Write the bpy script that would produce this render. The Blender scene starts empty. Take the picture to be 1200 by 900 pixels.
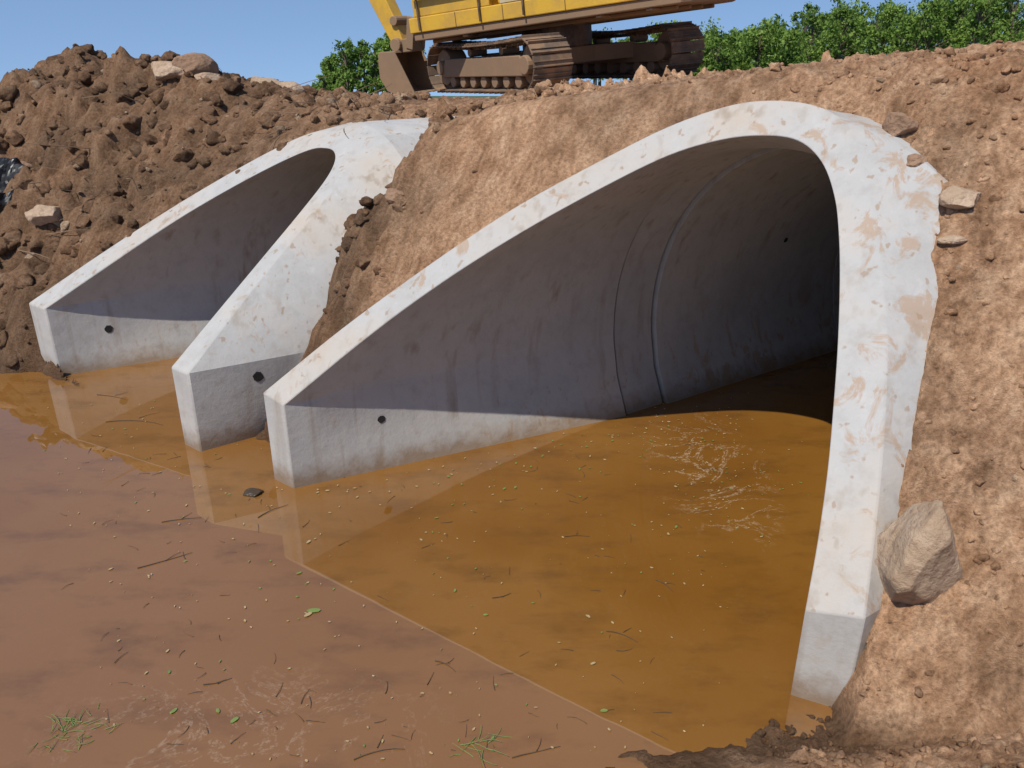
import bpy, bmesh, math, random
import numpy as np
from mathutils import Vector, Matrix, Euler
from mathutils.bvhtree import BVHTree
random.seed(7); rs=np.random.RandomState(11)
K=2.6
scene=bpy.context.scene
# ---------------------------------------------------------------- helpers
def link(o): scene.collection.objects.link(o); return o
def mesh_np(name,V,F,mat=None,smooth=False):
    V=np.asarray(V,dtype=np.float32); F=np.asarray(F,dtype=np.int32)
    me=bpy.data.meshes.new(name); n=F.shape[1]
    me.vertices.add(len(V)); me.vertices.foreach_set('co',V.ravel())
    me.loops.add(F.size); me.loops.foreach_set('vertex_index',F.ravel())
    me.polygons.add(len(F)); me.polygons.foreach_set('loop_start',np.arange(0,F.size,n,dtype=np.int32))
    me.polygons.foreach_set('loop_total',np.full(len(F),n,dtype=np.int32))
    if smooth: me.polygons.foreach_set('use_smooth',np.ones(len(F),dtype=bool))
    me.update(); me.validate()
    if mat: me.materials.append(mat)
    return link(bpy.data.objects.new(name,me))
def set_col(ob,C):
    a=ob.data.attributes.new('soilcol','FLOAT_COLOR','POINT')
    a.data.foreach_set('color',np.hstack([C,np.ones((len(C),1))]).astype(np.float32).ravel())
def _h(ix,iy,s):
    h=(ix.astype(np.int64)*374761393+iy.astype(np.int64)*668265263+s*1274126177)&0xffffffff
    h=((h^(h>>13))*1274126177)&0xffffffff
    h=(h^(h>>16))&0xffffffff
    return h/4294967296.0
def pn(x,y,s=0):
    xi=np.floor(x);yi=np.floor(y);fx=x-xi;fy=y-yi
    u=fx*fx*fx*(fx*(fx*6-15)+10);v=fy*fy*fy*(fy*(fy*6-15)+10)
    def g(a,b):
        t=_h(xi+a,yi+b,s)*2*np.pi
        return np.cos(t)*(fx-a)+np.sin(t)*(fy-b)
    return ((g(0,0)*(1-u)+g(1,0)*u)*(1-v)+(g(0,1)*(1-u)+g(1,1)*u)*v)*1.4
def fbm(x,y,o=4,s=0):
    r=0;a=1.
    for i in range(o):
        r=r+a*pn(x,y,s+i*17);x=x*2.03+5.1;y=y*2.03-3.7;a*=.5
    return r
def ridged(x,y,o=4,s=0):
    r=0;a=1.
    for i in range(o):
        r=r+a*(.5-np.abs(pn(x,y,s+i*17)));x=x*2.1+5.1;y=y*2.1-3.7;a*=.55
    return r
def clod(x,y,cell,s,dens=.7):
    wx=x+.30*cell*pn(x/cell*1.7,y/cell*1.7,s+40)+.12*cell*pn(x/cell*4,y/cell*4,s+44)
    wy=y+.30*cell*pn(x/cell*1.7,y/cell*1.7,s+41)+.12*cell*pn(x/cell*4,y/cell*4,s+45)
    X=wx/cell;Y=wy/cell;xi=np.floor(X);yi=np.floor(Y);r=np.zeros_like(X)
    for a in(-1,0,1):
        for b in(-1,0,1):
            cx=xi+a;cy=yi+b
            px=cx+_h(cx,cy,s);py=cy+_h(cx,cy,s+1);ra=.2+.45*_h(cx,cy,s+2)
            ra=np.where(_h(cx,cy,s+3)<dens,ra,0)
            an=_h(cx,cy,s+4)*3.14;dx=X-px;dy=Y-py
            ex=dx*np.cos(an)+dy*np.sin(an);ey=(-dx*np.sin(an)+dy*np.cos(an))*1.4
            hh=np.sqrt(np.maximum(ra*ra-ex*ex-ey*ey,0))
            tx=(_h(cx,cy,s+5)-.5)*1.0;ty=(_h(cx,cy,s+6)-.5)*1.0
            top=np.minimum(ra*(.42+.25*_h(cx,cy,s+7))+tx*ex+ty*ey,ra*.78)
            hh=np.where(hh>0,np.minimum(hh,np.maximum(top,0)),0)
            r=np.maximum(r,hh)
    return r*cell
def ss(a,b,x):
    t=np.clip((x-a)/(b-a),0,1);return t*t*(3-2*t)
# ---------------------------------------------------------------- materials
def newmat(name):
    m=bpy.data.materials.new(name);m.use_nodes=True
    nt=m.node_tree;b=nt.nodes['Principled BSDF'];return m,nt,b
def noise(nt,vec,scale,detail=5,rough=.6,dist=0):
    n=nt.nodes.new('ShaderNodeTexNoise');n.inputs['Scale'].default_value=scale
    n.inputs['Detail'].default_value=detail;n.inputs['Roughness'].default_value=rough
    n.inputs['Distortion'].default_value=dist
    nt.links.new(vec,n.inputs['Vector']);return n.outputs['Fac']
def maprange(nt,v,a,b,c=0,d=1):
    n=nt.nodes.new('ShaderNodeMapRange')
    for i,x in zip((1,2,3,4),(a,b,c,d)): n.inputs[i].default_value=x
    nt.links.new(v,n.inputs[0]);return n.outputs[0]
def mixc(nt,f,a,b,bt='MIX'):
    n=nt.nodes.new('ShaderNodeMix');n.data_type='RGBA';n.blend_type=bt
    if hasattr(f,'links'): nt.links.new(f,n.inputs[0])
    else: n.inputs[0].default_value=f
    for s,i in((a,6),(b,7)):
        if hasattr(s,'links'): nt.links.new(s,n.inputs[i])
        else: n.inputs[i].default_value=(*s,1)
    return n.outputs[2]
def math_(nt,op,a,b):
    n=nt.nodes.new('ShaderNodeMath');n.operation=op
    for s,i in((a,0),(b,1)):
        if hasattr(s,'links'): nt.links.new(s,n.inputs[i])
        else: n.inputs[i].default_value=s
    return n.outputs[0]
def bump(nt,b,h,strength,dist,prev=None):
    n=nt.nodes.new('ShaderNodeBump');n.inputs['Strength'].default_value=strength
    n.inputs['Distance'].default_value=dist;nt.links.new(h,n.inputs['Height'])
    if prev: nt.links.new(prev,n.inputs['Normal'])
    nt.links.new(n.outputs[0],b.inputs['Normal']);return n.outputs[0]
def objco(nt):
    t=nt.nodes.new('ShaderNodeTexCoord');return t.outputs['Object']
def geopos(nt):
    return nt.nodes.new('ShaderNodeNewGeometry').outputs['Position']
def mapping(nt,v,sc):
    n=nt.nodes.new('ShaderNodeMapping');n.inputs['Scale'].default_value=sc
    nt.links.new(v,n.inputs['Vector']);return n.outputs[0]
def sep(nt,v):
    n=nt.nodes.new('ShaderNodeSeparateXYZ');nt.links.new(v,n.inputs[0]);return n.outputs
def lerp(a,b,t):
    t=np.clip(t,0,1)[:,None];return a*(1-t)+b*t
def soil_color(x,y,z,cav):
    A=np.array
    n1=fbm(x*1.1,y*1.1+z,4,101);n2=fbm(x*7,y*7+z*4,4,131);n3=fbm(x*26,y*26+z*20,2,151)
    c=lerp(A([[.36,.195,.105]]),A([[.49,.30,.178]]),.5+.6*n1)
    c=lerp(c,A([[.57,.38,.24]]),.9*n2)
    c=lerp(c,A([[.24,.13,.068]]),-1.1*n2)
    c=lerp(c,A([[.56,.37,.235]]),.6*n3)
    c=lerp(c,A([[.19,.102,.052]]),-.7*n3)
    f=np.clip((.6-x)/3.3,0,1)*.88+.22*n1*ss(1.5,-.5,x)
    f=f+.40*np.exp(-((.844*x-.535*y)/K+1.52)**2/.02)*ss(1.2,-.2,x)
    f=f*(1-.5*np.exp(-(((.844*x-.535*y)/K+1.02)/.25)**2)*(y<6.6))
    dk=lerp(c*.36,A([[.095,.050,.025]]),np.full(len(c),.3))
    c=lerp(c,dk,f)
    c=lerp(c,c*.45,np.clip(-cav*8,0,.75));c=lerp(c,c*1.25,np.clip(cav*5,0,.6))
    wet=np.clip(1-(z-.03+.12*n1)/.2,0,.88)
    c=lerp(c,A([[.08,.043,.021]]),wet)
    g=ss(22,30,y)
    c=lerp(c,A([[.07,.11,.028]])*(1+.5*n1[:,None]),g)
    return np.clip(c,.01,1)
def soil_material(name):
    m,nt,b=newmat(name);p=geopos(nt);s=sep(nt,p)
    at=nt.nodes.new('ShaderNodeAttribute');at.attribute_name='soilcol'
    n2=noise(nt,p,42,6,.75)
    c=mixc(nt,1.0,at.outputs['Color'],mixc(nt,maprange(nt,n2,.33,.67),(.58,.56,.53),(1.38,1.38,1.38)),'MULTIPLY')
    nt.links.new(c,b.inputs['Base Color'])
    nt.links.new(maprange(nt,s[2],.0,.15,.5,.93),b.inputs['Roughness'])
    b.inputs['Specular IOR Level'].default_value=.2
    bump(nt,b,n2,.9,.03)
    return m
soil=soil_material('soil_mat')
def rock_material(name,a,bc):
    m,nt,b=newmat(name);p=objco(nt)
    n1=noise(nt,p,5,4,.6);n2=noise(nt,p,22,5,.7)
    c=mixc(nt,maprange(nt,n1,.35,.65),a,bc)
    c=mixc(nt,maprange(nt,n2,.45,.7,0,.8),c,(.25,.155,.09))
    nt.links.new(c,b.inputs['Base Color']);b.inputs['Roughness'].default_value=.88
    bump(nt,b,n2,.8,.025);return m
rock_tan=rock_material('rock_tan',(.34,.24,.155),(.47,.35,.25))
rock_red=rock_material('rock_red',(.22,.13,.078),(.33,.21,.135))
def concrete_material():
    m,nt,b=newmat('concrete_mat');p=geopos(nt);s=sep(nt,p)
    nrm=nt.nodes.new('ShaderNodeNewGeometry').outputs['Normal'];ns=sep(nt,nrm)
    n1=noise(nt,p,1.3,4,.6);n2=noise(nt,p,9,6,.68)
    upf=maprange(nt,ns[2],.1,.5,0,1)
    c=mixc(nt,maprange(nt,n1,.3,.7),(.345,.34,.328),(.44,.432,.415))
    c=mixc(nt,maprange(nt,n2,.50,.76,0,.45),c,(.25,.235,.21))
    c=mixc(nt,maprange(nt,n2,.42,.3,0,.35),c,(.49,.48,.46))
    # rust-brown mud: rims, and the right-hand barrel most
    st=noise(nt,mapping(nt,p,(4.2,4.2,1.9)),1.5,5,.68,.7)
    side=maprange(nt,s[0],1.1,1.75,0,1)
    thr=math_(nt,'ADD',st,math_(nt,'MULTIPLY',side,.095))
    mud=math_(nt,'MULTIPLY',maprange(nt,thr,.60,.67),math_(nt,'MULTIPLY',maprange(nt,ns[2],-.15,.35,0,1),.66))
    c=mixc(nt,mud,c,(.33,.215,.13))
    c=mixc(nt,math_(nt,'MULTIPLY',maprange(nt,n1,.46,.70,0,.55),maprange(nt,upf,0,1,.25,1)),c,(.37,.28,.19))
    sp=noise(nt,mapping(nt,p,(12,12,6)),1.5,2,.5)
    c=mixc(nt,math_(nt,'MULTIPLY',maprange(nt,sp,.655,.70),math_(nt,'ADD',math_(nt,'MULTIPLY',upf,.5),.12)),c,(.27,.18,.11))
    vr=noise(nt,mapping(nt,p,(11,11,.55)),1.0,3,.5)
    c=mixc(nt,math_(nt,'MULTIPLY',maprange(nt,vr,.56,.72,0,.85),maprange(nt,n1,.40,.6,.1,.75)),c,(.23,.175,.12))
    lowd=maprange(nt,math_(nt,'ADD',s[2],maprange(nt,n2,.3,.7,-.06,.06)),.02,.16,.8,0)
    c=mixc(nt,lowd,c,(.19,.12,.065))
    nt.links.new(c,b.inputs['Base Color']);b.inputs['Roughness'].default_value=.72
    b.inputs['Specular IOR Level'].default_value=.3
    bump(nt,b,n2,.25,.02);return m
concrete=concrete_material()
def flat(name,col,rough=.6,metal=0,dirt=.0,dcol=(.26,.16,.09)):
    m,nt,b=newmat(name);p=objco(nt)
    n1=noise(nt,p,3.5,4,.65)
    c=mixc(nt,maprange(nt,n1,.42,.62,dirt*.25,min(1,dirt*1.3)),col,dcol)
    nt.links.new(c,b.inputs['Base Color']);b.inputs['Roughness'].default_value=rough
    b.inputs['Metallic'].default_value=metal
    bump(nt,b,noise(nt,p,30,3,.6),.2,.01);return m
M_yel=flat('yellow_paint',(.62,.37,.03),.4,0,.28)
M_cream=flat('cream_paint',(.55,.46,.30),.5,0,.3)
M_dark=flat('dark_steel',(.04,.035,.03),.6,.3,.45)
M_track=flat('muddy_track',(.10,.075,.055),.8,.1,.75)
M_mudst=flat('muddy_steel',(.22,.145,.085),.8,.0,.65)
M_glass=flat('cab_glass',(.02,.025,.03),.1)
M_hole=flat('hole_dark',(.012,.010,.009),.9)
M_black=flat('black_plastic',(.012,.012,.013),.42)
# ---------------------------------------------------------------- culverts
O1=[(-.589,1.756,.2325),(-.396,1.782,.383),(-.193,1.795,.528),(0,1.798,.656),(.183,1.783,.759),(.321,1.766,.831),(.434,1.738,.875),(.509,1.704,.889),(.5785,1.657,.885),(.621,1.607,.8615),(.638,1.5435,.807),(.6426,1.463,.728),(.642,1.390,.653),(.633,1.303,.557),(.618,1.234,.476),(.594,1.152,.377),(.570,1.084,.292),(.539,1.0005,.186)]
I1=[(-.529,1.708,.221),(-.329,1.7357,.379),(-.152,1.747,.506),(.0277,1.7457,.620),(.1975,1.733,.717),(.324,1.7166,.782),(.4196,1.689,.815),(.4937,1.654,.827),(.5485,1.614,.8217),(.5796,1.5626,.789),(.590,1.504,.736),(.587,1.449,.677),(.5767,1.3875,.607),(.560,1.3146,.522),(.541,1.2467,.4396),(.518,1.173,.349),(.490,1.1008,.257),(.461,1.037,.173)]
O2=[(-1.548,2.489,.225),(-1.342,2.554,.356),(-1.123,2.6096,.4875),(-.927,2.641,.5955),(-.757,2.655,.6807),(-.6425,2.6475,.728),(-.5665,2.6097,.742),(-.512,2.558,.737),(-.479,2.481,.709),(-.486,2.388,.653),(-.5386,2.290,.574),(-.632,2.169,.463),(-.7296,2.0386,.3445),(-.822,1.898,.2225)]
I2=[(-1.460,2.421,.227),(-1.269,2.480,.3476),(-1.070,2.5355,.470),(-.883,2.5626,.571),(-.7248,2.570,.6476),(-.621,2.561,.6895),(-.567,2.5326,.698),(-.534,2.4957,.6926),(-.524,2.447,.669),(-.5426,2.387,.627),(-.599,2.3045,.5547),(-.6864,2.1934,.452),(-.784,2.072,.338),(-.882,1.945,.222)]
def catmull(P,n=6):
    P=np.array(P);Q=np.vstack([2*P[0]-P[1],P,2*P[-1]-P[-2]]);out=[]
    for i in range(1,len(Q)-2):
        for j in range(n):
            t=j/n;a,b,c,d=Q[i-1],Q[i],Q[i+1],Q[i+2]
            out.append(.5*((2*b)+(-a+c)*t+(2*a-5*b+4*c-d)*t*t+(-a+3*b-3*c+d)*t**3))
    out.append(P[-1]);return np.array(out)
def culvert(name,O,I,cen,az,r,c,th,ds,L):
    o=catmull(O);i=catmull(I)
    ax=np.array([math.cos(az),math.sin(az)]);rt=np.array([math.sin(az),-math.cos(az)])
    zs=np.linspace(-.3,.0,4)
    def cols(C):
        a=[(C[0][0],C[0][1],z) for z in list(zs)+[C[0][2]*.5]]
        b=[(C[-1][0],C[-1][1],z) for z in [C[-1][2]*.5]+list(zs[::-1])]
        return np.vstack([a,C,b])
    o=cols(o);i=cols(i)
    def ring(C,R,s):
        k=int(np.argmax(C[:,2]));ratio=(c+R)/C[k,2];out=[]
        for j,p in enumerate(C):
            z=max(p[2]*ratio,c-R*.985) if p[2]>0 else max(p[2],c-R*.985)
            z=min(z,c+R);lat=math.sqrt(max(R*R-(z-c)**2,0))*(-1 if j<k else 1)
            q=np.array(cen)+ax*s+rt*lat;out.append((q[0],q[1],z))
        return np.array(out)
    def rows(C,prof,R0):
        r1=ring(C,prof[0][1],prof[0][0]);out=[]
        ns=16
        for t in np.linspace(0,1,ns+1):
            out.append(C*(1-t)+r1*t)
        for s,R in prof[1:]: 
            rr=ring(C,R0,s); ctr=np.array([cen[0]+ax[0]*s,cen[1]+ax[1]*s,c])
            out.append(ctr+(rr-ctr)*(R/R0))
        return np.array(out)
    g=-.035
    inn=rows(i,[(-ds,r),(-ds+.0005,r+.02),(-ds+.009,r+.02),(-ds+.0095,r+.006),(g-.006,r+.006),(g-.0055,r+.03),(g+.0055,r+.03),(g+.006,r-.004),(.8,r-.004),(.8005,r+.02),(.808,r+.02),(.8085,r-.004),(L,r-.004)],r)
    out=rows(o,[(-ds,r+th),(L,r+th)],r+th)
    m=len(o);V=[];F=[]
    def add(G,flip):
        base=sum(len(v) for v in V);V.append(G.reshape(-1,3));nr=G.shape[0]
        for a in range(nr-1):
            for b in range(m-1):
                q=[base+a*m+b,base+a*m+b+1,base+(a+1)*m+b+1,base+(a+1)*m+b]
                F.append(q[::-1] if flip else q)
        return base
    bi=add(inn,False);bo=add(out,True)
    for b in range(m-1): F.append([bo+b,bo+b+1,bi+b+1,bi+b])
    V=np.vstack(V)*K
    ob=mesh_np(name,V,F,concrete,True)
    bm=bmesh.new();bm.from_mesh(ob.data)
    bmesh.ops.recalc_face_normals(bm,faces=bm.faces)
    lay=bm.edges.layers.float.new('bevel_weight_edge')
    for e in bm.edges:
        a,b=e.verts[0].index,e.verts[1].index
        if (bi<=a<bi+m and bi<=b<bi+m) or (bo<=a<bo+m and bo<=b<bo+m): e[lay]=1.0
        for kk in (5,m-6):
            if {a,b}=={bi+kk,bo+kk}: e[lay]=1.0
    bm.to_mesh(ob.data)
    bvh_all=BVHTree.FromBMesh(bm);bm.free()
    try: ob.data.set_sharp_from_angle(angle=math.radians(24))
    except Exception as e: print(e)
    bv=ob.modifiers.new('bev','BEVEL');bv.width=.013;bv.segments=2;bv.limit_method='WEIGHT'
    ctr=np.array([cen[0]+ax[0]*L,cen[1]+ax[1]*L]);pv=[];
    for a in range(32):
        t=a/32*2*math.pi;q=ctr+rt*math.cos(t)*(r+th*.5);pv.append((q[0]*K,q[1]*K,(c+math.sin(t)*(r+th*.5))*K))
    me=bpy.data.meshes.new('end_plug');me.from_pydata(pv,[],[list(range(32))]);me.materials.append(soil)
    pl=link(bpy.data.objects.new('end_plug',me));pl.parent=ob
    mid=(o+i)/2
    return ob,bvh_all,o,i,mid
c1,bvh1,o1,i1,m1=culvert('concrete_culvert',O1,I1,(.736,1.857),math.radians(34),.52,.27,.085,.19,4.0)
c2,bvh2,o2,i2,m2=culvert('concrete_culvert',O2,I2,(-.34,2.72),math.radians(35),.40,.29,.075,.158,3.2)
def hole(par,bvh,pt,r):
    loc,nr,_,_=bvh.find_nearest(Vector(pt)*K)
    q=nr.to_track_quat('Z','Y')
    bm=bmesh.new();n=20
    a=[bm.verts.new((r*(1+random.uniform(-.12,.12))*math.cos(2*math.pi*k/n),r*(1+random.uniform(-.12,.12))*math.sin(2*math.pi*k/n),.004)) for k in range(n)]
    bm.faces.new(a)
    me=bpy.data.meshes.new('lifting_hole');bm.to_mesh(me);bm.free();me.materials.append(M_hole)
    o=link(bpy.data.objects.new('lifting_hole',me));o.rotation_mode='QUATERNION'
    o.rotation_quaternion=q;o.location=loc;o.parent=par
hole(c1,bvh1,(-.321,1.814,.133),.026);hole(c2,bvh2,(-1.32,2.513,.13),.032);hole(c2,bvh2,(-.67,1.98,.179),.036)
hole(c1,bvh1,(.5,2.36,.41),.022);hole(c1,bvh1,(.86,2.55,.42),.022)
# ---------------------------------------------------------------- terrain
def base_h(x,y):   # units of K
    P1=.225+(.4916*(x+.607)+.7805*(y-1.76))/.7605
    P2=.225+(.2907*(x+1.548)+.3595*(y-2.489))/.636
    l=.844*x-.535*y;q=.535*x+.844*y
    w=ss(-1.62,-1.22,l)
    exp2=np.exp(-((l+1.62)/.19)**2)*ss(1.6,1.75,q)*(1-ss(2.15,2.4,q))
    face=P2*(1-w)+P1*w-(.035+.012*ss(-.75,-.3,l))-.15*exp2
    q0=np.interp(l,[-6,-4,-2.72,-2.62,-1.9,-1.76,-1.6,-1.46,-.3,-.1,.0,.1],[1.6,1.3,1.17,1.25,1.25,1.29,1.30,1.2,1.2,1.12,.9,-3])
    face=np.minimum(face,(q-q0)*1.5)
    T=.5*(.8*(l+.115)-.6*(q-1.10));T=np.minimum(T,.42)
    face=np.maximum(face,T)
    pl=1-.060*y+np.clip(.1*(x-.1),-.02,.2)
    pl=pl-.10*np.exp(-((x+.25)/.25)**2-((y-2.55)/.3)**2)
    g=lambda a,b,sx,sy:np.exp(-((x-a)/sx)**2-((y-b)/sy)**2)
    pile=.20*g(-1.85,3.45,.42,.6)+.07*g(-1.2,3.4,.36,.5)+.10*g(-2.6,3.3,.5,.8)
    k=.05;hh=np.clip(.5+.5*(pl-face)/k,0,1)
    s=pl*(1-hh)+face*hh-k*hh*(1-hh)
    s=np.maximum(s,np.minimum(-.35,pl))
    s=s+pile*ss(0,.25,s)
    return s,l,q
rimO=np.vstack([catmull(O1,10),catmull(O2,10)])
def height(xm,ym):
    x=xm/K;y=ym/K
    s,l,q=base_h(x,y)
    smooth=np.exp(-((l+1.0)/.30)**4)*ss(1.25,1.5,q)*(1-ss(2.0,2.6,q))
    heap=ss(-.6,-1.5,x)*ss(2.2,2.8,y)
    gully=np.exp(-((l+1.48)/.16)**2)
    rough=(.48+.5*heap+.8*gully)*(1-.86*smooth)
    far=1-ss(6.0,8,y);near=ss(-1,.3,y)
    rough=rough*far*near
    rough=np.where((y>4.3)&(x>-1.2)&(x<2.2),rough*.4,rough)
    n=.15*fbm(xm*.9,ym*.9,3,3)*(.6+.9*heap)+.08*ridged(xm*1.9,ym*1.9,4,23)*(.35+heap)+.07*fbm(xm*4,ym*4,4,9)
    n=n+.9*clod(xm,ym,.40,31,.45)*ss(.75,1.0,rough)+.8*clod(xm+.3,ym,.19,51,.5)+.8*clod(xm,ym+.2,.10,71,.65)
    n=n+.018*fbm(xm*13,ym*13,2,61)
    nearR=(xm>.8)&(ym<4.8)
    n=n+np.where(nearR,.9*clod(xm,ym,.05,91,.65)+.016*fbm(xm*22,ym*22,2,5),0)
    n=n-.06
    z=s*K+n*rough
    return z,rough,s
gx=[6+.07*(k) for k in range(72)];t=gx[-1];d=.1
while t<500: d*=1.3;t+=d;gx.append(t)
xs=np.array(sorted([-v for v in gx]+list(np.arange(-5.97,.9,.032))+list(np.arange(.9,3.0,.016))+list(np.arange(3.0,5.98,.034))+gx))
ys=list(np.arange(1.5,4.6,.016))+list(np.arange(4.6,9.4,.030))+list(np.arange(9.4,18,.07));t=ys[-1];d=.1
while t<600: d*=1.3;t+=d;ys.append(t)
t=1.5;d=.05;neg=[]
while t>-300: d*=1.25;t-=d;neg.append(t)
ys=np.array(sorted(neg)+ys)
GX,GY=np.meshgrid(xs,ys)
Z,ROUGH,SB=height(GX,GY)
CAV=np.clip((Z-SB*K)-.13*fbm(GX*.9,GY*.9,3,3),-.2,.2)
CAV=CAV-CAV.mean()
msk=(GX>-6)&(GX<3)&(GY>2)&(GY<8)
pts=np.stack([GX[msk],GY[msk]],1)/K
best=np.full(len(pts),9.);bz=np.zeros(len(pts))
for p in rimO:
    dd=np.hypot(pts[:,0]-p[0],pts[:,1]-p[1]);u=dd<best
    best[u]=dd[u];bz[u]=p[2]
lim=(bz-.018+best*1.1)*K
Z[msk]=np.where(best<.15,np.minimum(Z[msk],lim),Z[msk])
def inpoly(px,py,P):
    r=np.zeros(px.shape,bool);j=len(P)-1
    for i in range(len(P)):
        xi,yi=P[i];xj,yj=P[j]
        if yi!=yj:
            c=((yi>py)!=(yj>py))&(px<(xj-xi)*(py-yi)/(yj-yi)+xi);r^=c
        j=i
    return r
D=np.zeros(GX.shape,bool)
for mm in(m1,m2):
    D|=inpoly(GX,GY,[(p[0]*K,p[1]*K) for p in mm])
bb=(GX>-4.6)&(GX<7)&(GY>2)&(GY<12)
for (a,b) in np.argwhere(bb):
    z=Z[a,b]
    for bv in(bvh1,bvh2):
        h=bv.ray_cast(Vector((GX[a,b],GY[a,b],6)),Vector((0,0,-1)))
        if h[0] is None: continue
        hz=h[0].z
        if z<hz-.05*K: D[a,b]=True
        # soil edge under the nearly level crown stays buried inside the wall thickness
        if z<hz-.012*K and hz>.45*K and hz-z<.14*K and h[1].z>.45: Z[a,b]=hz-.022*K
E=D.copy()
E[1:]&=D[:-1];E[:-1]&=D[1:];E[:,1:]&=D[:,:-1];E[:,:-1]&=D[:,1:]
ny,nx=GX.shape
V=np.stack([GX,GY,Z],-1).reshape(-1,3)
I=np.arange(ny*nx).reshape(ny,nx)
F=np.stack([I[:-1,:-1],I[:-1,1:],I[1:,1:],I[1:,:-1]],-1).reshape(-1,4)
bad=E.reshape(-1)[F].any(1)
F=F[~bad]
ground=mesh_np('ground',V,F,soil,True)
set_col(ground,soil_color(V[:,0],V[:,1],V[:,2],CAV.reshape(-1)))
def zat(x,y):
    i=np.clip(np.searchsorted(xs,x)-1,0,nx-2);j=np.clip(np.searchsorted(ys,y)-1,0,ny-2)
    return Z[j,i],D[j,i]|D[np.minimum(j+1,ny-1),i]|D[j,np.minimum(i+1,nx-1)],ROUGH[j,i]
# ---------------------------------------------------------------- clods
def ico(sub):
    bm=bmesh.new();bmesh.ops.create_icosphere(bm,subdivisions=sub,radius=1)
    v=np.array([x.co[:] for x in bm.verts]);f=np.array([[y.index for y in x.verts] for x in bm.faces]);bm.free();return v,f
from mathutils import noise as mn
def templates(sub,cnt):
    iv,jf=ico(sub);tem=[]
    for k in range(cnt):
        v=iv.copy()
        pls=[Vector((random.gauss(0,1),random.gauss(0,1),random.gauss(0,1))).normalized() for _ in range(8)]
        for a in range(len(v)):
            p=Vector(v[a])*(1+.35*mn.noise(Vector(v[a])*1.3+Vector((k*7.3,1,2))))
            for n in pls:
                dd=p.dot(n)
                if dd>.6: p-=n*(dd-.6)
            p*=1+.25*mn.noise(p*3.5+Vector((k*3.1,4,2)))
            v[a]=p[:]
        v*=np.array([1,.8,.7]);tem.append(v)
    return tem,jf
TB,FB=templates(3,8);TS,FS=templates(2,8)
def scatter(name,pts,mat,col=None):
    Vs=[];Fs=[];Cs=[];b=0
    for (x,y,z,s) in pts:
        T_,F_=(TB,FB) if s>.045 else (TS,FS)
        v=T_[rs.randint(8)]
        R=np.array(Euler((rs.uniform(-.6,.6),rs.uniform(-.6,.6),rs.uniform(0,6.3))).to_matrix())
        Vs.append((v*s)@R.T+np.array([x,y,z]));Fs.append(F_+b);b+=len(v);Cs.append(np.full(len(v),rs.uniform(.65,1.2)))
    V=np.vstack(Vs);k=np.concatenate(Cs)[:,None]
    ob=mesh_np(name,V,np.vstack(Fs),mat,False)
    C=soil_color(V[:,0],V[:,1],V[:,2],np.zeros(len(V)))
    if col is not None: C=.3*C+.7*np.array([col])
    set_col(ob,C*k);return ob
pts=[]
def fill(n,x0,x1,y0,y1,smin,smax,pw=3.0,lc=None,P=None):
    P=pts if P is None else P
    x=rs.uniform(x0,x1,n);y=rs.uniform(y0,y1,n);z,dm,ro=zat(x,y)
    s=smin+(smax-smin)*rs.uniform(0,1,n)**pw
    for a in range(n):
        if dm[a] or z[a]<-.02: continue
        if lc:
            l=(.844*x[a]-.535*y[a])/K
            if not(lc[0]<l<lc[1]): continue
        P.append((x[a],y[a],z[a]+s[a]*.1,s[a]))
fill(6500,1.0,3.0,1.6,4.6,.004,.032,5)
fill(1300,.9,5.5,4.0,9,.01,.06,5)
fill(2400,-6,-1,6.0,10.5,.015,.13,4)
fill(2400,-2.6,.8,4.3,7.6,.01,.085,3.2,(-1.8,-1.32))
fill(200,-2.6,-.0,4.6,7.6,.01,.05,3.6)
fill(900,-2.5,4,6.0,13,.012,.06,4)
scatter('dirt_clods',pts,soil)
st=[]
fill(170,-5.8,-1,6.2,9.6,.02,.10,2.5,None,st)
fill(70,1.2,3.2,1.8,4.8,.008,.035,2.5,None,st)
fill(60,-1.5,4.5,5.8,9.5,.015,.05,2.5,None,st)
scatter('stones',st,soil,(.38,.28,.19))
# ---------------------------------------------------------------- boulders
def boulder(x,y,s,sc,mat,seed,sink=.3,rz=0,zz=None):
    bm=bmesh.new();bmesh.ops.create_icosphere(bm,subdivisions=5,radius=1)
    planes=[Vector((random.gauss(0,1),random.gauss(0,1),random.gauss(0,1))).normalized() for _ in range(11)]
    o=Vector((seed*3.7,seed*1.3,0))
    for v in bm.verts:
        p=v.co.copy()
        for n in planes:
            d=p.dot(n)
            if d>.70: p-=n*(d-.70)*.95
        p*=1+.14*mn.noise(p*1.2+o)+.05*mn.noise(p*4+o)+.03*mn.noise(p*11+o)
        v.co=Vector((p.x*sc[0],p.y*sc[1],p.z*sc[2]))*s
    me=bpy.data.meshes.new('boulder');bm.to_mesh(me);bm.free();me.materials.append(mat)
    me.polygons.foreach_set('use_smooth',np.ones(len(me.polygons),dtype=bool))
    ob=link(bpy.data.objects.new('boulder',me))
    z=float(zat(np.array([x]),np.array([y]))[0][0]) if zz is None else zz
    ob.location=(x,y,z+s*sc[2]*(1-2*sink));ob.rotation_euler=(random.uniform(-.2,.2),random.uniform(-.2,.2),rz)
boulder(1.62,2.70,.20,(.95,.8,1.42),rock_tan,1,.30,.3)
boulder(1.62,3.02,.06,(1.1,.8,.9),rock_tan,2)
boulder(2.03,3.70,.085,(1.2,.9,.75),rock_tan,3,.35,.2)
boulder(1.93,3.97,.085,(1.3,.9,.6),rock_red,4,.35,.2)
boulder(1.90,4.16,.10,(1.0,.9,.8),rock_red,5,.35,1)
boulder(1.98,3.60,.05,(1.4,.9,.5),rock_tan,6,.4)
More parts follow.
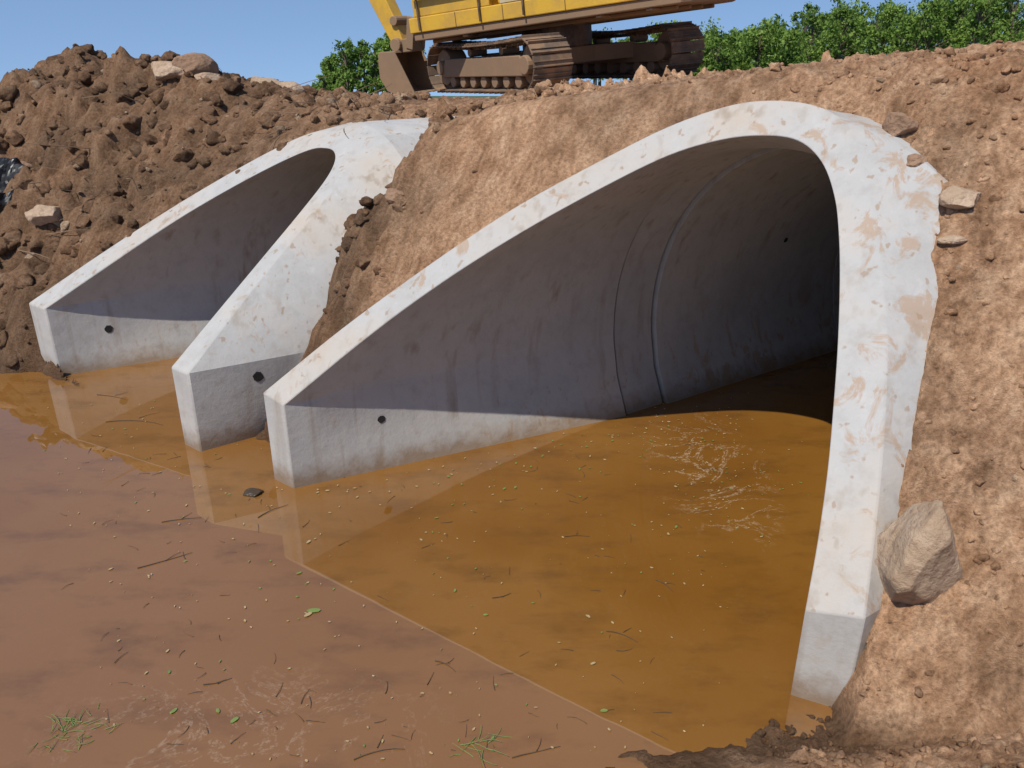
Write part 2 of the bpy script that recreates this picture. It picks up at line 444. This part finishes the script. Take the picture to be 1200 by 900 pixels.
boulder(-4.22,7.35,.15,(1.15,.9,.75),rock_tan,7,.25)
boulder(-4.75,7.0,.13,(1.3,.9,.7),rock_red,8)
boulder(-3.15,8.7,.22,(1.2,.9,.75),rock_red,9,.35,1)
boulder(-2.55,8.9,.15,(1.3,.8,.8),rock_tan,10,.35)
boulder(-3.4,8.6,.17,(1.2,.8,.7),rock_tan,11,.35)
boulder(-2.2,8.5,.12,(1.3,.8,.7),rock_tan,12)
boulder(-.78,5.5,.07,(1.3,.8,.8),rock_red,13)
boulder(-1.62,4.38,.06,(1.2,.9,.6),flat('wet_rock',(.05,.035,.02),.3),14,.3,0,-.02)
boulder(2.2,3.1,.04,(1.2,.9,.7),rock_tan,15)
boulder(-4.9,8.2,.18,(1.0,.9,.9),rock_red,16,.35,1)
boulder(-2.95,8.45,.13,(1.4,.8,.6),rock_tan,17,.3,.4)
# ---------------------------------------------------------------- water
def water():
    m,nt,b=newmat('water_mat');p=geopos(nt);s=sep(nt,p)
    n1=noise(nt,p,.55,3,.55);n2=noise(nt,mapping(nt,p,(1,2.2,1)),2.0,5,.65)
    c=mixc(nt,maprange(nt,n1,.35,.65),(.165,.068,.009),(.225,.104,.018))
    pink=math_(nt,'ADD',maprange(nt,s[0],.5,-1.6,0,.6),maprange(nt,s[1],4.2,2.6,0,.5))
    c=mixc(nt,maprange(nt,math_(nt,'ADD',pink,maprange(nt,n1,.3,.7,-.2,.2)),.2,.9,0,.75),c,(.205,.098,.034))
    c=mixc(nt,maprange(nt,n2,.50,.72,0,.6),c,(.10,.043,.010))
    r1=math_(nt,'ABSOLUTE',math_(nt,'SUBTRACT',noise(nt,p,1.3,6,.72,1.6),.5),0)
    line=maprange(nt,r1,.02,.0)
    def spot(cx,cy,rx,ry):
        a=math_(nt,'POWER',math_(nt,'DIVIDE',math_(nt,'SUBTRACT',s[0],cx),rx),2)
        bb_=math_(nt,'POWER',math_(nt,'DIVIDE',math_(nt,'SUBTRACT',s[1],cy),ry),2)
        return maprange(nt,math_(nt,'ADD',a,bb_),1,.1)
    reg=math_(nt,'ADD',math_(nt,'ADD',spot(1.3,4.7,.42,1.0),math_(nt,'MULTIPLY',spot(-1.1,2.5,.9,.4),.35)),.03)
    fo=math_(nt,'MULTIPLY',math_(nt,'MULTIPLY',line,reg),maprange(nt,noise(nt,p,38,2,.7),.40,.60))
    c=mixc(nt,math_(nt,'MULTIPLY',fo,.75),c,(.48,.38,.26))
    nt.links.new(c,b.inputs['Base Color']);b.inputs['Roughness'].default_value=.008;b.inputs['IOR'].default_value=1.95
    bump(nt,b,noise(nt,p,2.2,2,.5),.02,.03)
    return m
mesh_np('water',[(-30,-12,0),(7,-12,0),(7,13,0),(-30,13,0)],[[0,1,2,3]],water())
M_twig=flat('twig',(.07,.045,.025),.8);M_leaf=flat('leaf',(.14,.2,.05),.6);M_leaf2=flat('dry_leaf',(.34,.26,.13),.6)
bm=bmesh.new()
def twig(x,y,L,a,r,z=.004,up=0,mat=0):
    pr=None;n=5;cur=random.uniform(-.5,.5)
    for k in range(n+1):
        t=k/n;aa=a+cur*t
        cx=x+math.cos(aa)*L*t;cy=y+math.sin(aa)*L*t;cz=z+up*t+random.uniform(-.002,.002)
        rr=r*(1-.6*t);q=[]
        for j in range(5):
            th=j/5*6.283;q.append(bm.verts.new((cx-math.sin(aa)*math.cos(th)*rr,cy+math.cos(aa)*math.cos(th)*rr,cz+math.sin(th)*rr)))
        if pr:
            for j in range(5):
                f=bm.faces.new([pr[j],pr[(j+1)%5],q[(j+1)%5],q[j]]);f.material_index=mat
        pr=q
def leaf(x,y,s,a,mat,z=.005):
    vs=[]
    for k in range(8):
        th=k/8*6.283;px=math.cos(th)*s;py=math.sin(th)*s*.5
        vs.append(bm.verts.new((x+px*math.cos(a)-py*math.sin(a),y+px*math.sin(a)+py*math.cos(a),z+random.uniform(0,.003))))
    f=bm.faces.new(vs);f.material_index=mat
random.seed(21)
for _ in range(150):
    y=random.uniform(2.35,5.2);x=random.uniform(-.66*y,.3*y)
    twig(x,y,random.uniform(.015,.09),random.uniform(0,6.3),random.uniform(.001,.0022))
for (px,py,L,a) in [(-.35,2.9,.12,-.2),(-2.0,3.6,.28,.5),(-2.05,4.05,.22,.35),(.45,3.1,.16,-.1),(-1.35,2.75,.12,.1),(-.62,2.35,.2,.6),(0.0,2.36,.2,.3),(-3.0,5.4,.45,.3),(-3.3,5.9,.3,-.1),(-.1,3.35,.1,.1),(-1.5,4.1,.2,1.1),(.3,3.9,.14,.3),(.75,3.5,.12,-.5)]:
    twig(px,py,L,a,.003);twig(px+math.cos(a)*L*.5,py+math.sin(a)*L*.5,L*.35,a+.7,.0018)
for _ in range(460):
    y=random.uniform(2.3,5.8);x=random.uniform(-.66*y,.33*y)
    leaf(x,y,random.uniform(.002,.010),random.uniform(0,6.3),random.choice([1,2,2,2]))
for _ in range(160):
    x=random.gauss(1.3,.28);y=random.gauss(4.8,.55)
    leaf(x,y,random.uniform(.003,.011),random.uniform(0,6.3),random.choice([1,2,2,2]))
for _ in range(70):
    t=random.random();x=-1.2+t*2.4+random.gauss(0,.14);y=4.4+t*1.1-abs(random.gauss(0,.22))
    leaf(x,y,random.uniform(.004,.014),random.uniform(0,6.3),random.choice([1,2,2]))
for _ in range(22):
    y=random.uniform(2.4,4.6);x=random.uniform(-.6*y,.25*y);leaf(x,y,random.uniform(.010,.018),random.uniform(0,6.3),random.choice([1,2]))
leaf(-.98,3.25,.035,.1,1);leaf(-1.0,3.22,.024,.9,2);leaf(-1.15,2.55,.02,.9,1)
me=bpy.data.meshes.new('floating_debris');bm.to_mesh(me);bm.free()
for m in(M_twig,M_leaf,M_leaf2): me.materials.append(m)
link(bpy.data.objects.new('floating_debris',me))
def weed(cx,cy,n,L):
    global bm
    bm=bmesh.new()
    for _ in range(n):
        a=random.uniform(0,6.3);twig(cx+random.gauss(0,.05),cy+random.gauss(0,.04),random.uniform(.4,1)*L,a,.0018,.002,random.uniform(0,.02),0)
    me=bpy.data.meshes.new('grass_tuft');bm.to_mesh(me);bm.free();me.materials.append(M_leaf);link(bpy.data.objects.new('grass_tuft',me))
weed(-1.78,2.5,45,.08);weed(-.14,2.42,14,.12)
bm=bmesh.new()
for _ in range(34):
    x=random.uniform(-4.6,-1.0);y=random.uniform(6.8,8.6);z,dm,_r=zat(np.array([x]),np.array([y]))
    if dm[0] or z[0]<.1: continue
    twig(x,y,random.uniform(.2,.6),random.uniform(0,6.3),random.uniform(.003,.006),float(z[0])+.05,random.uniform(-.05,.15))
me=bpy.data.meshes.new('dead_roots');bm.to_mesh(me);bm.free();me.materials.append(flat('root',(.2,.13,.08),.9));link(bpy.data.objects.new('dead_roots',me))
bm=bmesh.new();bmesh.ops.create_grid(bm,x_segments=24,y_segments=24,size=.28)
for v in bm.verts:
    p=v.co.copy();v.co.z=.13*mn.noise(p*5)+.08*mn.noise(p*11+Vector((3,1,0)));v.co.x+=.06*mn.noise(p*6+Vector((9,0,0)))
me=bpy.data.meshes.new('plastic_sheet');bm.to_mesh(me);bm.free();me.materials.append(M_black)
po=link(bpy.data.objects.new('plastic_sheet',me));px,py=-4.85,7.9
po.location=(px,py,float(zat(np.array([px]),np.array([py]))[0][0])+.08);po.rotation_euler=(.6,.2,.4)
# ---------------------------------------------------------------- trees
def leafmat():
    m,nt,b=newmat('foliage_mat');p=geopos(nt)
    n1=noise(nt,p,.6,3,.6)
    c=mixc(nt,maprange(nt,n1,.35,.65),(.07,.135,.022),(.22,.33,.065))
    nt.links.new(c,b.inputs['Base Color']);b.inputs['Roughness'].default_value=.6
    b.inputs['Specular IOR Level'].default_value=.2
    tr=nt.nodes.new('ShaderNodeBsdfTranslucent');nt.links.new(c,tr.inputs[0])
    mx=nt.nodes.new('ShaderNodeMixShader');mx.inputs[0].default_value=.3
    nt.links.new(b.outputs[0],mx.inputs[1]);nt.links.new(tr.outputs[0],mx.inputs[2])
    nt.links.new(mx.outputs[0],nt.nodes['Material Output'].inputs[0]);return m
M_fol=leafmat();M_bark=flat('bark',(.10,.075,.05),.9)
def treeline(specs,tmin=.3):
    Vq=[];tb=bmesh.new()
    for (x,y,zt,wd) in specs:
        zg=float(height(np.array([x]),np.array([y]))[0][0]);h=zt-zg
        def limb(a,b_,r0,r1):
            a=Vector(a);b_=Vector(b_);d=(b_-a);q=d.to_track_quat('Z','Y').to_matrix()
            A=[tb.verts.new(a+q@Vector((r0*math.cos(t*1.047),r0*math.sin(t*1.047),0))) for t in range(6)]
            B=[tb.verts.new(b_+q@Vector((r1*math.cos(t*1.047),r1*math.sin(t*1.047),0))) for t in range(6)]
            for t in range(6): tb.faces.new([A[t],A[(t+1)%6],B[(t+1)%6],B[t]])
        limb((x,y,zg-.2),(x,y,zg+h*.85),.14,.03)
        nb=rs.randint(22,34)
        for _ in range(nb):
            t=rs.uniform(tmin,1.02);rad=wd*(.3+.8*math.sin(min(1,t*1.02)*math.pi*.9))
            a=rs.uniform(0,6.28);rr=rad*rs.uniform(.15,1.05)
            cx=x+math.cos(a)*rr;cy=y+math.sin(a)*rr;cz=zg+h*(t*.96);br=rs.uniform(.14,.42)*wd*.8
            limb((x,y,zg+h*t*.7),(cx,cy,cz),.035,.01)
            n=int(130*br/ .5)
            p=rs.normal(0,1,(n,3));p/=np.linalg.norm(p,axis=1)[:,None];p*=(rs.uniform(.2,1.45,(n,1)))*br
            p*=np.array([1,1,.95]);p+=np.array([cx,cy,cz])
            s=rs.uniform(.05,.14,(n,1))
            u=rs.normal(0,1,(n,3));u/=np.linalg.norm(u,axis=1)[:,None]
            w=np.cross(u,rs.normal(0,1,(n,3)));w/=np.linalg.norm(w,axis=1)[:,None]
            Vq.append(np.stack([p-u*s,p-w*s*.6,p+u*s,p+w*s*.6],1).reshape(-1,3))
    V=np.vstack(Vq);F=np.arange(len(V)).reshape(-1,4)
    ob=mesh_np('tree_line',V,F,M_fol)
    me=bpy.data.meshes.new('trunks');tb.to_mesh(me);tb.free();me.materials.append(M_bark)
    t=link(bpy.data.objects.new('trunks',me));t.parent=ob
sp=[]
for k in range(64):
    px=700+k*9.5+rs.uniform(-8,8);D_=rs.uniform(46,70);u=(px-600)/1040
    ytop=np.interp(px,[690,800,870,920,965,1010,1060,1110,1150,1200,1300],[50,42,44,30,6,-6,10,-4,-8,-16,-20])+rs.uniform(-8,22)
    sp.append((u*D_,D_,2.6+(50-ytop)/1040*D_,rs.uniform(.9,1.9)))
treeline(sp)
sp=[]
for k in range(20):
    px=374+k*6.0+rs.uniform(-4,4);D_=rs.uniform(52,62);u=(px-600)/1040
    ytop=np.interp(px,[365,385,400,440,470,500],[82,64,50,44,38,48])+rs.uniform(0,18)
    sp.append((u*D_,D_,2.6+(50-ytop)/1040*D_,rs.uniform(.6,1.0)))
treeline(sp,.12)
# ---------------------------------------------------------------- excavator
ex=link(bpy.data.objects.new('excavator',None))
nz=Vector((-.08,0,1)).normalized();fx=Vector((-.5,.866,0));fx=(fx-nz*fx.dot(nz)).normalized();ly=nz.cross(fx)
ex.matrix_world=Matrix(((fx.x,ly.x,nz.x,.83),(fx.y,ly.y,nz.y,15.17),(fx.z,ly.z,nz.z,1.90),(0,0,0,1)))
house_rot=Matrix.Rotation(math.radians(30.6),4,'Z')@Matrix.Translation((0,0,.05))@Matrix.Rotation(math.radians(2.2),4,'Y')
def part(name,bm,mats,M=None,bev=.015):
    me=bpy.data.meshes.new(name);bmesh.ops.recalc_face_normals(bm,faces=bm.faces);bm.to_mesh(me);bm.free()
    for m in(mats if isinstance(mats,list) else [mats]): me.materials.append(m)
    o=link(bpy.data.objects.new(name,me));o.parent=ex
    if M is not None: o.matrix_local=M
    if bev:
        b=o.modifiers.new('b','BEVEL');b.width=bev;b.segments=2;b.limit_method='ANGLE'
    return o
def prism(bm,prof,y0,y1,plane='xz',mi=0):
    f3=(lambda a,b,w:(a,w,b)) if plane=='xz' else (lambda a,b,w:(a,b,w))
    A=[bm.verts.new(f3(a,b,y0)) for a,b in prof];B=[bm.verts.new(f3(a,b,y1)) for a,b in prof]
    fs=[bm.faces.new(A),bm.faces.new(B[::-1])]
    n=len(prof)
    for k in range(n): fs.append(bm.faces.new([A[k],B[k],B[(k+1)%n],A[(k+1)%n]]))
    for f in fs: f.material_index=mi
def box(bm,x0,x1,y0,y1,z0,z1,mi=0): prism(bm,[(x0,z0),(x1,z0),(x1,z1),(x0,z1)],y0,y1,'xz',mi)
def cylY(bm,x,z,r,y0,y1,n=24,mi=0): prism(bm,[(x+r*math.cos(2*math.pi*k/n),z+r*math.sin(2*math.pi*k/n)) for k in range(n)],y0,y1,'xz',mi)
Hh=.8;Rr=Hh/2-.03;half=1.5
for nm,yc in(('left_track',1.3),('right_track',-1.3)):
    bm=bmesh.new()
    per=4*half+2*math.pi*Rr;ns=46
    for k in range(ns):
        d=per*k/ns
        if d<2*half: x=-half+d;z=Rr*2+.03;a=0;z-=.05*math.sin(math.pi*d/(2*half))
        elif d<2*half+math.pi*Rr: t=(d-2*half)/Rr;x=half+Rr*math.sin(t);z=Rr+.03+Rr*math.cos(t);a=-t
        elif d<4*half+math.pi*Rr: x=half-(d-2*half-math.pi*Rr);z=.03;a=math.pi
        else: t=(d-4*half-math.pi*Rr)/Rr;x=-half-Rr*math.sin(t);z=Rr+.03-Rr*math.cos(t);a=math.pi-t
        w=per/ns*.47;b2=bmesh.new()
        box(b2,-w,w,-.34,.34,-.012,.012);box(b2,-w*.95,-w*.7,-.335,.335,.012,.045);box(b2,-w*.1,w*.12,-.335,.335,.012,.032)
        box(b2,-w*.9,w*.9,-.09,.09,-.07,-.014)
        M=Matrix.Translation((x,yc,z))@Matrix.Rotation(-a,4,'Y')
        b2.transform(M);me=bpy.data.meshes.new('t');b2.to_mesh(me);b2.free();bm.from_mesh(me);bpy.data.meshes.remove(me)
    part(nm,bm,M_track,None,.004)
    bm=bmesh.new()
    prism(bm,[(-half-.05,.24),(half+.05,.24),(half-.2,.54),(-half+.2,.54)],yc-.24,yc+.24)
    for k in range(7): cylY(bm,-half+.35+k*.385,.16,.1,yc-.2,yc+.2,16)
    for k in(-.6,.5): cylY(bm,k,.62,.07,yc-.16,yc+.16,12)
    cylY(bm,half,Rr+.03,Rr-.07,yc-.17,yc+.17,20);cylY(bm,-half,Rr+.03,Rr-.06,yc-.13,yc+.13,20)
    cylY(bm,-half,Rr+.03,.14,yc-.29,yc+.29,16);cylY(bm,half,Rr+.03,.12,yc-.28,yc+.28,16)
    part('track_frame',bm,M_mudst)
bm=bmesh.new();prism(bm,[(-.75,-1.1),(.75,-1.1),(.55,-.4),(.55,.4),(.75,1.1),(-.75,1.1),(-.55,.4),(-.55,-.4)],.32,.58,'xy')
part('car_body',bm,M_mudst)
bm=bmesh.new();prism(bm,[(.6*math.cos(k/32*6.283),.6*math.sin(k/32*6.283)) for k in range(32)],.58,.93,'xy');part('slew_ring',bm,M_dark)
HM=house_rot
def deck(r,front,hw,n=14):
    P=[(front,-hw),(front,hw)]
    a0=math.asin(hw/r)
    for k in range(n+1):
        t=math.pi-a0+2*a0*k/n;P.append((r*math.cos(t),r*math.sin(t)))
    return P
bm=bmesh.new();prism(bm,deck(3.0,2.0,1.33),.90,1.02,'xy')
for yy in(-.9,-.3,.3,.9): box(bm,-2.5,1.9,yy-.05,yy+.05,.84,.898)
for xx in(-2.2,-1.4,1.0): box(bm,xx-.05,xx+.05,-1.3,1.3,.86,.897)
part('underside',bm,M_mudst,HM)
bm=bmesh.new();prism(bm,deck(3.03,2.05,1.36),1.022,1.26,'xy');part('skirt',bm,M_yel,HM)
bm=bmesh.new();prism(bm,[p for p in deck(3.05,-2.0,1.37)],1.262,2.2,'xy');part('counterweight',bm,M_yel,HM,.06)
bm=bmesh.new();box(bm,-1.98,.3,-1.33,1.33,1.262,2.15);box(bm,.32,1.9,-1.33,-.45,1.262,1.9);part('engine_housing',bm,M_yel,HM,.03)
bm=bmesh.new()
box(bm,-1.6,-.2,1.335,1.35,1.35,1.45,0)
for k in range(7): box(bm,-1.7,-1.0,1.335,1.355,1.55+k*.07,1.58+k*.07,0)
for xx in(-.9,.2,1.1): box(bm,xx,xx+.012,1.362,1.366,1.03,1.25)
part('side_panels',bm,M_dark,HM,.003)
bm=bmesh.new();box(bm,-1.9,.25,1.331,1.345,1.27,1.33);part('stripe',bm,M_cream,HM,.003)
bm=bmesh.new()
box(bm,.45,1.95,.42,1.34,1.262,1.62);box(bm,.45,1.9,.42,1.34,2.82,2.93)
for (a,b_) in((.45,.55),(1.15,1.22),(1.82,1.9)):
    for(c_,d_) in((.42,.5),(1.26,1.34)): box(bm,a,b_,c_,d_,1.62,2.82)
part('cab_frame',bm,M_yel,HM)
bm=bmesh.new();box(bm,.5,1.86,.46,1.30,1.6,2.83);part('cab_glass',bm,M_glass,HM,0)
bm=bmesh.new();box(bm,-.25,1.9,1.38,1.44,1.55,1.58)
for k in(-.2,.6,1.8): box(bm,k,k+.03,1.38,1.41,1.05,1.58)
part('hand_rail',bm,M_dark,HM,.003)
bm=bmesh.new();prism(bm,[(1.2,1.35),(1.55,1.2),(2.35,2.9),(3.4,4.2),(5.2,4.75),(5.15,5.0),(3.1,4.75),(1.9,3.5)],-.32,.02);part('boom',bm,M_yel,HM)
bm=bmesh.new();prism(bm,[(5.35,5.35),(4.9,5.2),(3.35,1.4),(3.22,.92),(3.45,.85),(4.0,2.0)],-.3,.0);part('stick',bm,M_yel,HM)
bm=bmesh.new();cylY(bm,3.35,.93,.12,-.42,.12,16);box(bm,3.0,3.3,-.34,.04,.78,1.02);prism(bm,[(2.85,1.35),(3.02,1.4),(3.15,.85),(3.0,.8)],-.36,-.28);prism(bm,[(2.85,1.35),(3.02,1.4),(3.15,.85),(3.0,.8)],-.02,.06)
cylY(bm,3.35,1.35,.09,-.36,.06,12)
part('linkage',bm,M_mudst,HM)
bm=bmesh.new()
pr=[(3.9,1.12),(3.95,.9),(3.98,.5),(3.8,.15),(3.45,.0),(2.95,.02)];pi=[(2.97,.06),(3.43,.05),(3.75,.19),(3.92,.5),(3.9,.88),(3.86,1.1)]
prism(bm,pr+pi,-.62,.34)
side=[(3.4,1.1),(3.9,1.12),(3.95,.9),(3.98,.5),(3.8,.15),(3.45,0),(2.95,.02),(3.15,.5)]
prism(bm,side,-.65,-.615);prism(bm,side,.335,.37)
prism(bm,[(3.38,1.06),(3.9,1.08),(3.9,1.14),(3.4,1.12)],-.61,.33)
for k in range(5): prism(bm,[(2.95,-.01),(2.75,.03),(2.95,.06)],-.56+k*.2,-.48+k*.2)
part('bucket',bm,M_mudst,HM@Matrix.Translation((.72,-.05,.02))@Matrix.Diagonal((.75,.9,.72,1)),.008)
# ---------------------------------------------------------------- light, world, camera
S=Vector((-.60,-.80,0)).normalized();el=math.radians(55)
S=Vector((S.x*math.cos(el),S.y*math.cos(el),math.sin(el)))
sd=bpy.data.lights.new('sun','SUN');sd.energy=4.9;sd.angle=math.radians(.5);sd.color=(1,.94,.85)
so=link(bpy.data.objects.new('sun',sd));so.rotation_mode='QUATERNION';so.rotation_quaternion=S.to_track_quat('Z','Y');so.location=(0,0,30)
w=bpy.data.worlds.new('World');scene.world=w;w.use_nodes=True;nt=w.node_tree
bg=nt.nodes['Background'];sky=nt.nodes.new('ShaderNodeTexSky');sky.sky_type='NISHITA';sky.sun_disc=False
sky.sun_elevation=el;sky.sun_rotation=math.atan2(S.x,S.y);sky.air_density=1.0;sky.dust_density=.1;sky.ozone_density=3.0
tc=nt.nodes.new('ShaderNodeTexCoord');ad=nt.nodes.new('ShaderNodeVectorMath');ad.operation='ADD';ad.inputs[1].default_value=(0,0,.27)
nm=nt.nodes.new('ShaderNodeVectorMath');nm.operation='NORMALIZE'
nt.links.new(tc.outputs['Generated'],ad.inputs[0]);nt.links.new(ad.outputs[0],nm.inputs[0]);nt.links.new(nm.outputs[0],sky.inputs[0])
nt.links.new(sky.outputs[0],bg.inputs[0]);bg.inputs[1].default_value=.145
cd=bpy.data.cameras.new('camera');cd.sensor_width=36;cd.lens=28.5;cd.clip_start=.05;cd.clip_end=2000
co=link(bpy.data.objects.new('camera',cd));co.location=(0,0,K);co.rotation_euler=(math.radians(67),0,0)
scene.camera=co
scene.view_settings.view_transform='Standard';scene.view_settings.look='None';scene.view_settings.exposure=0
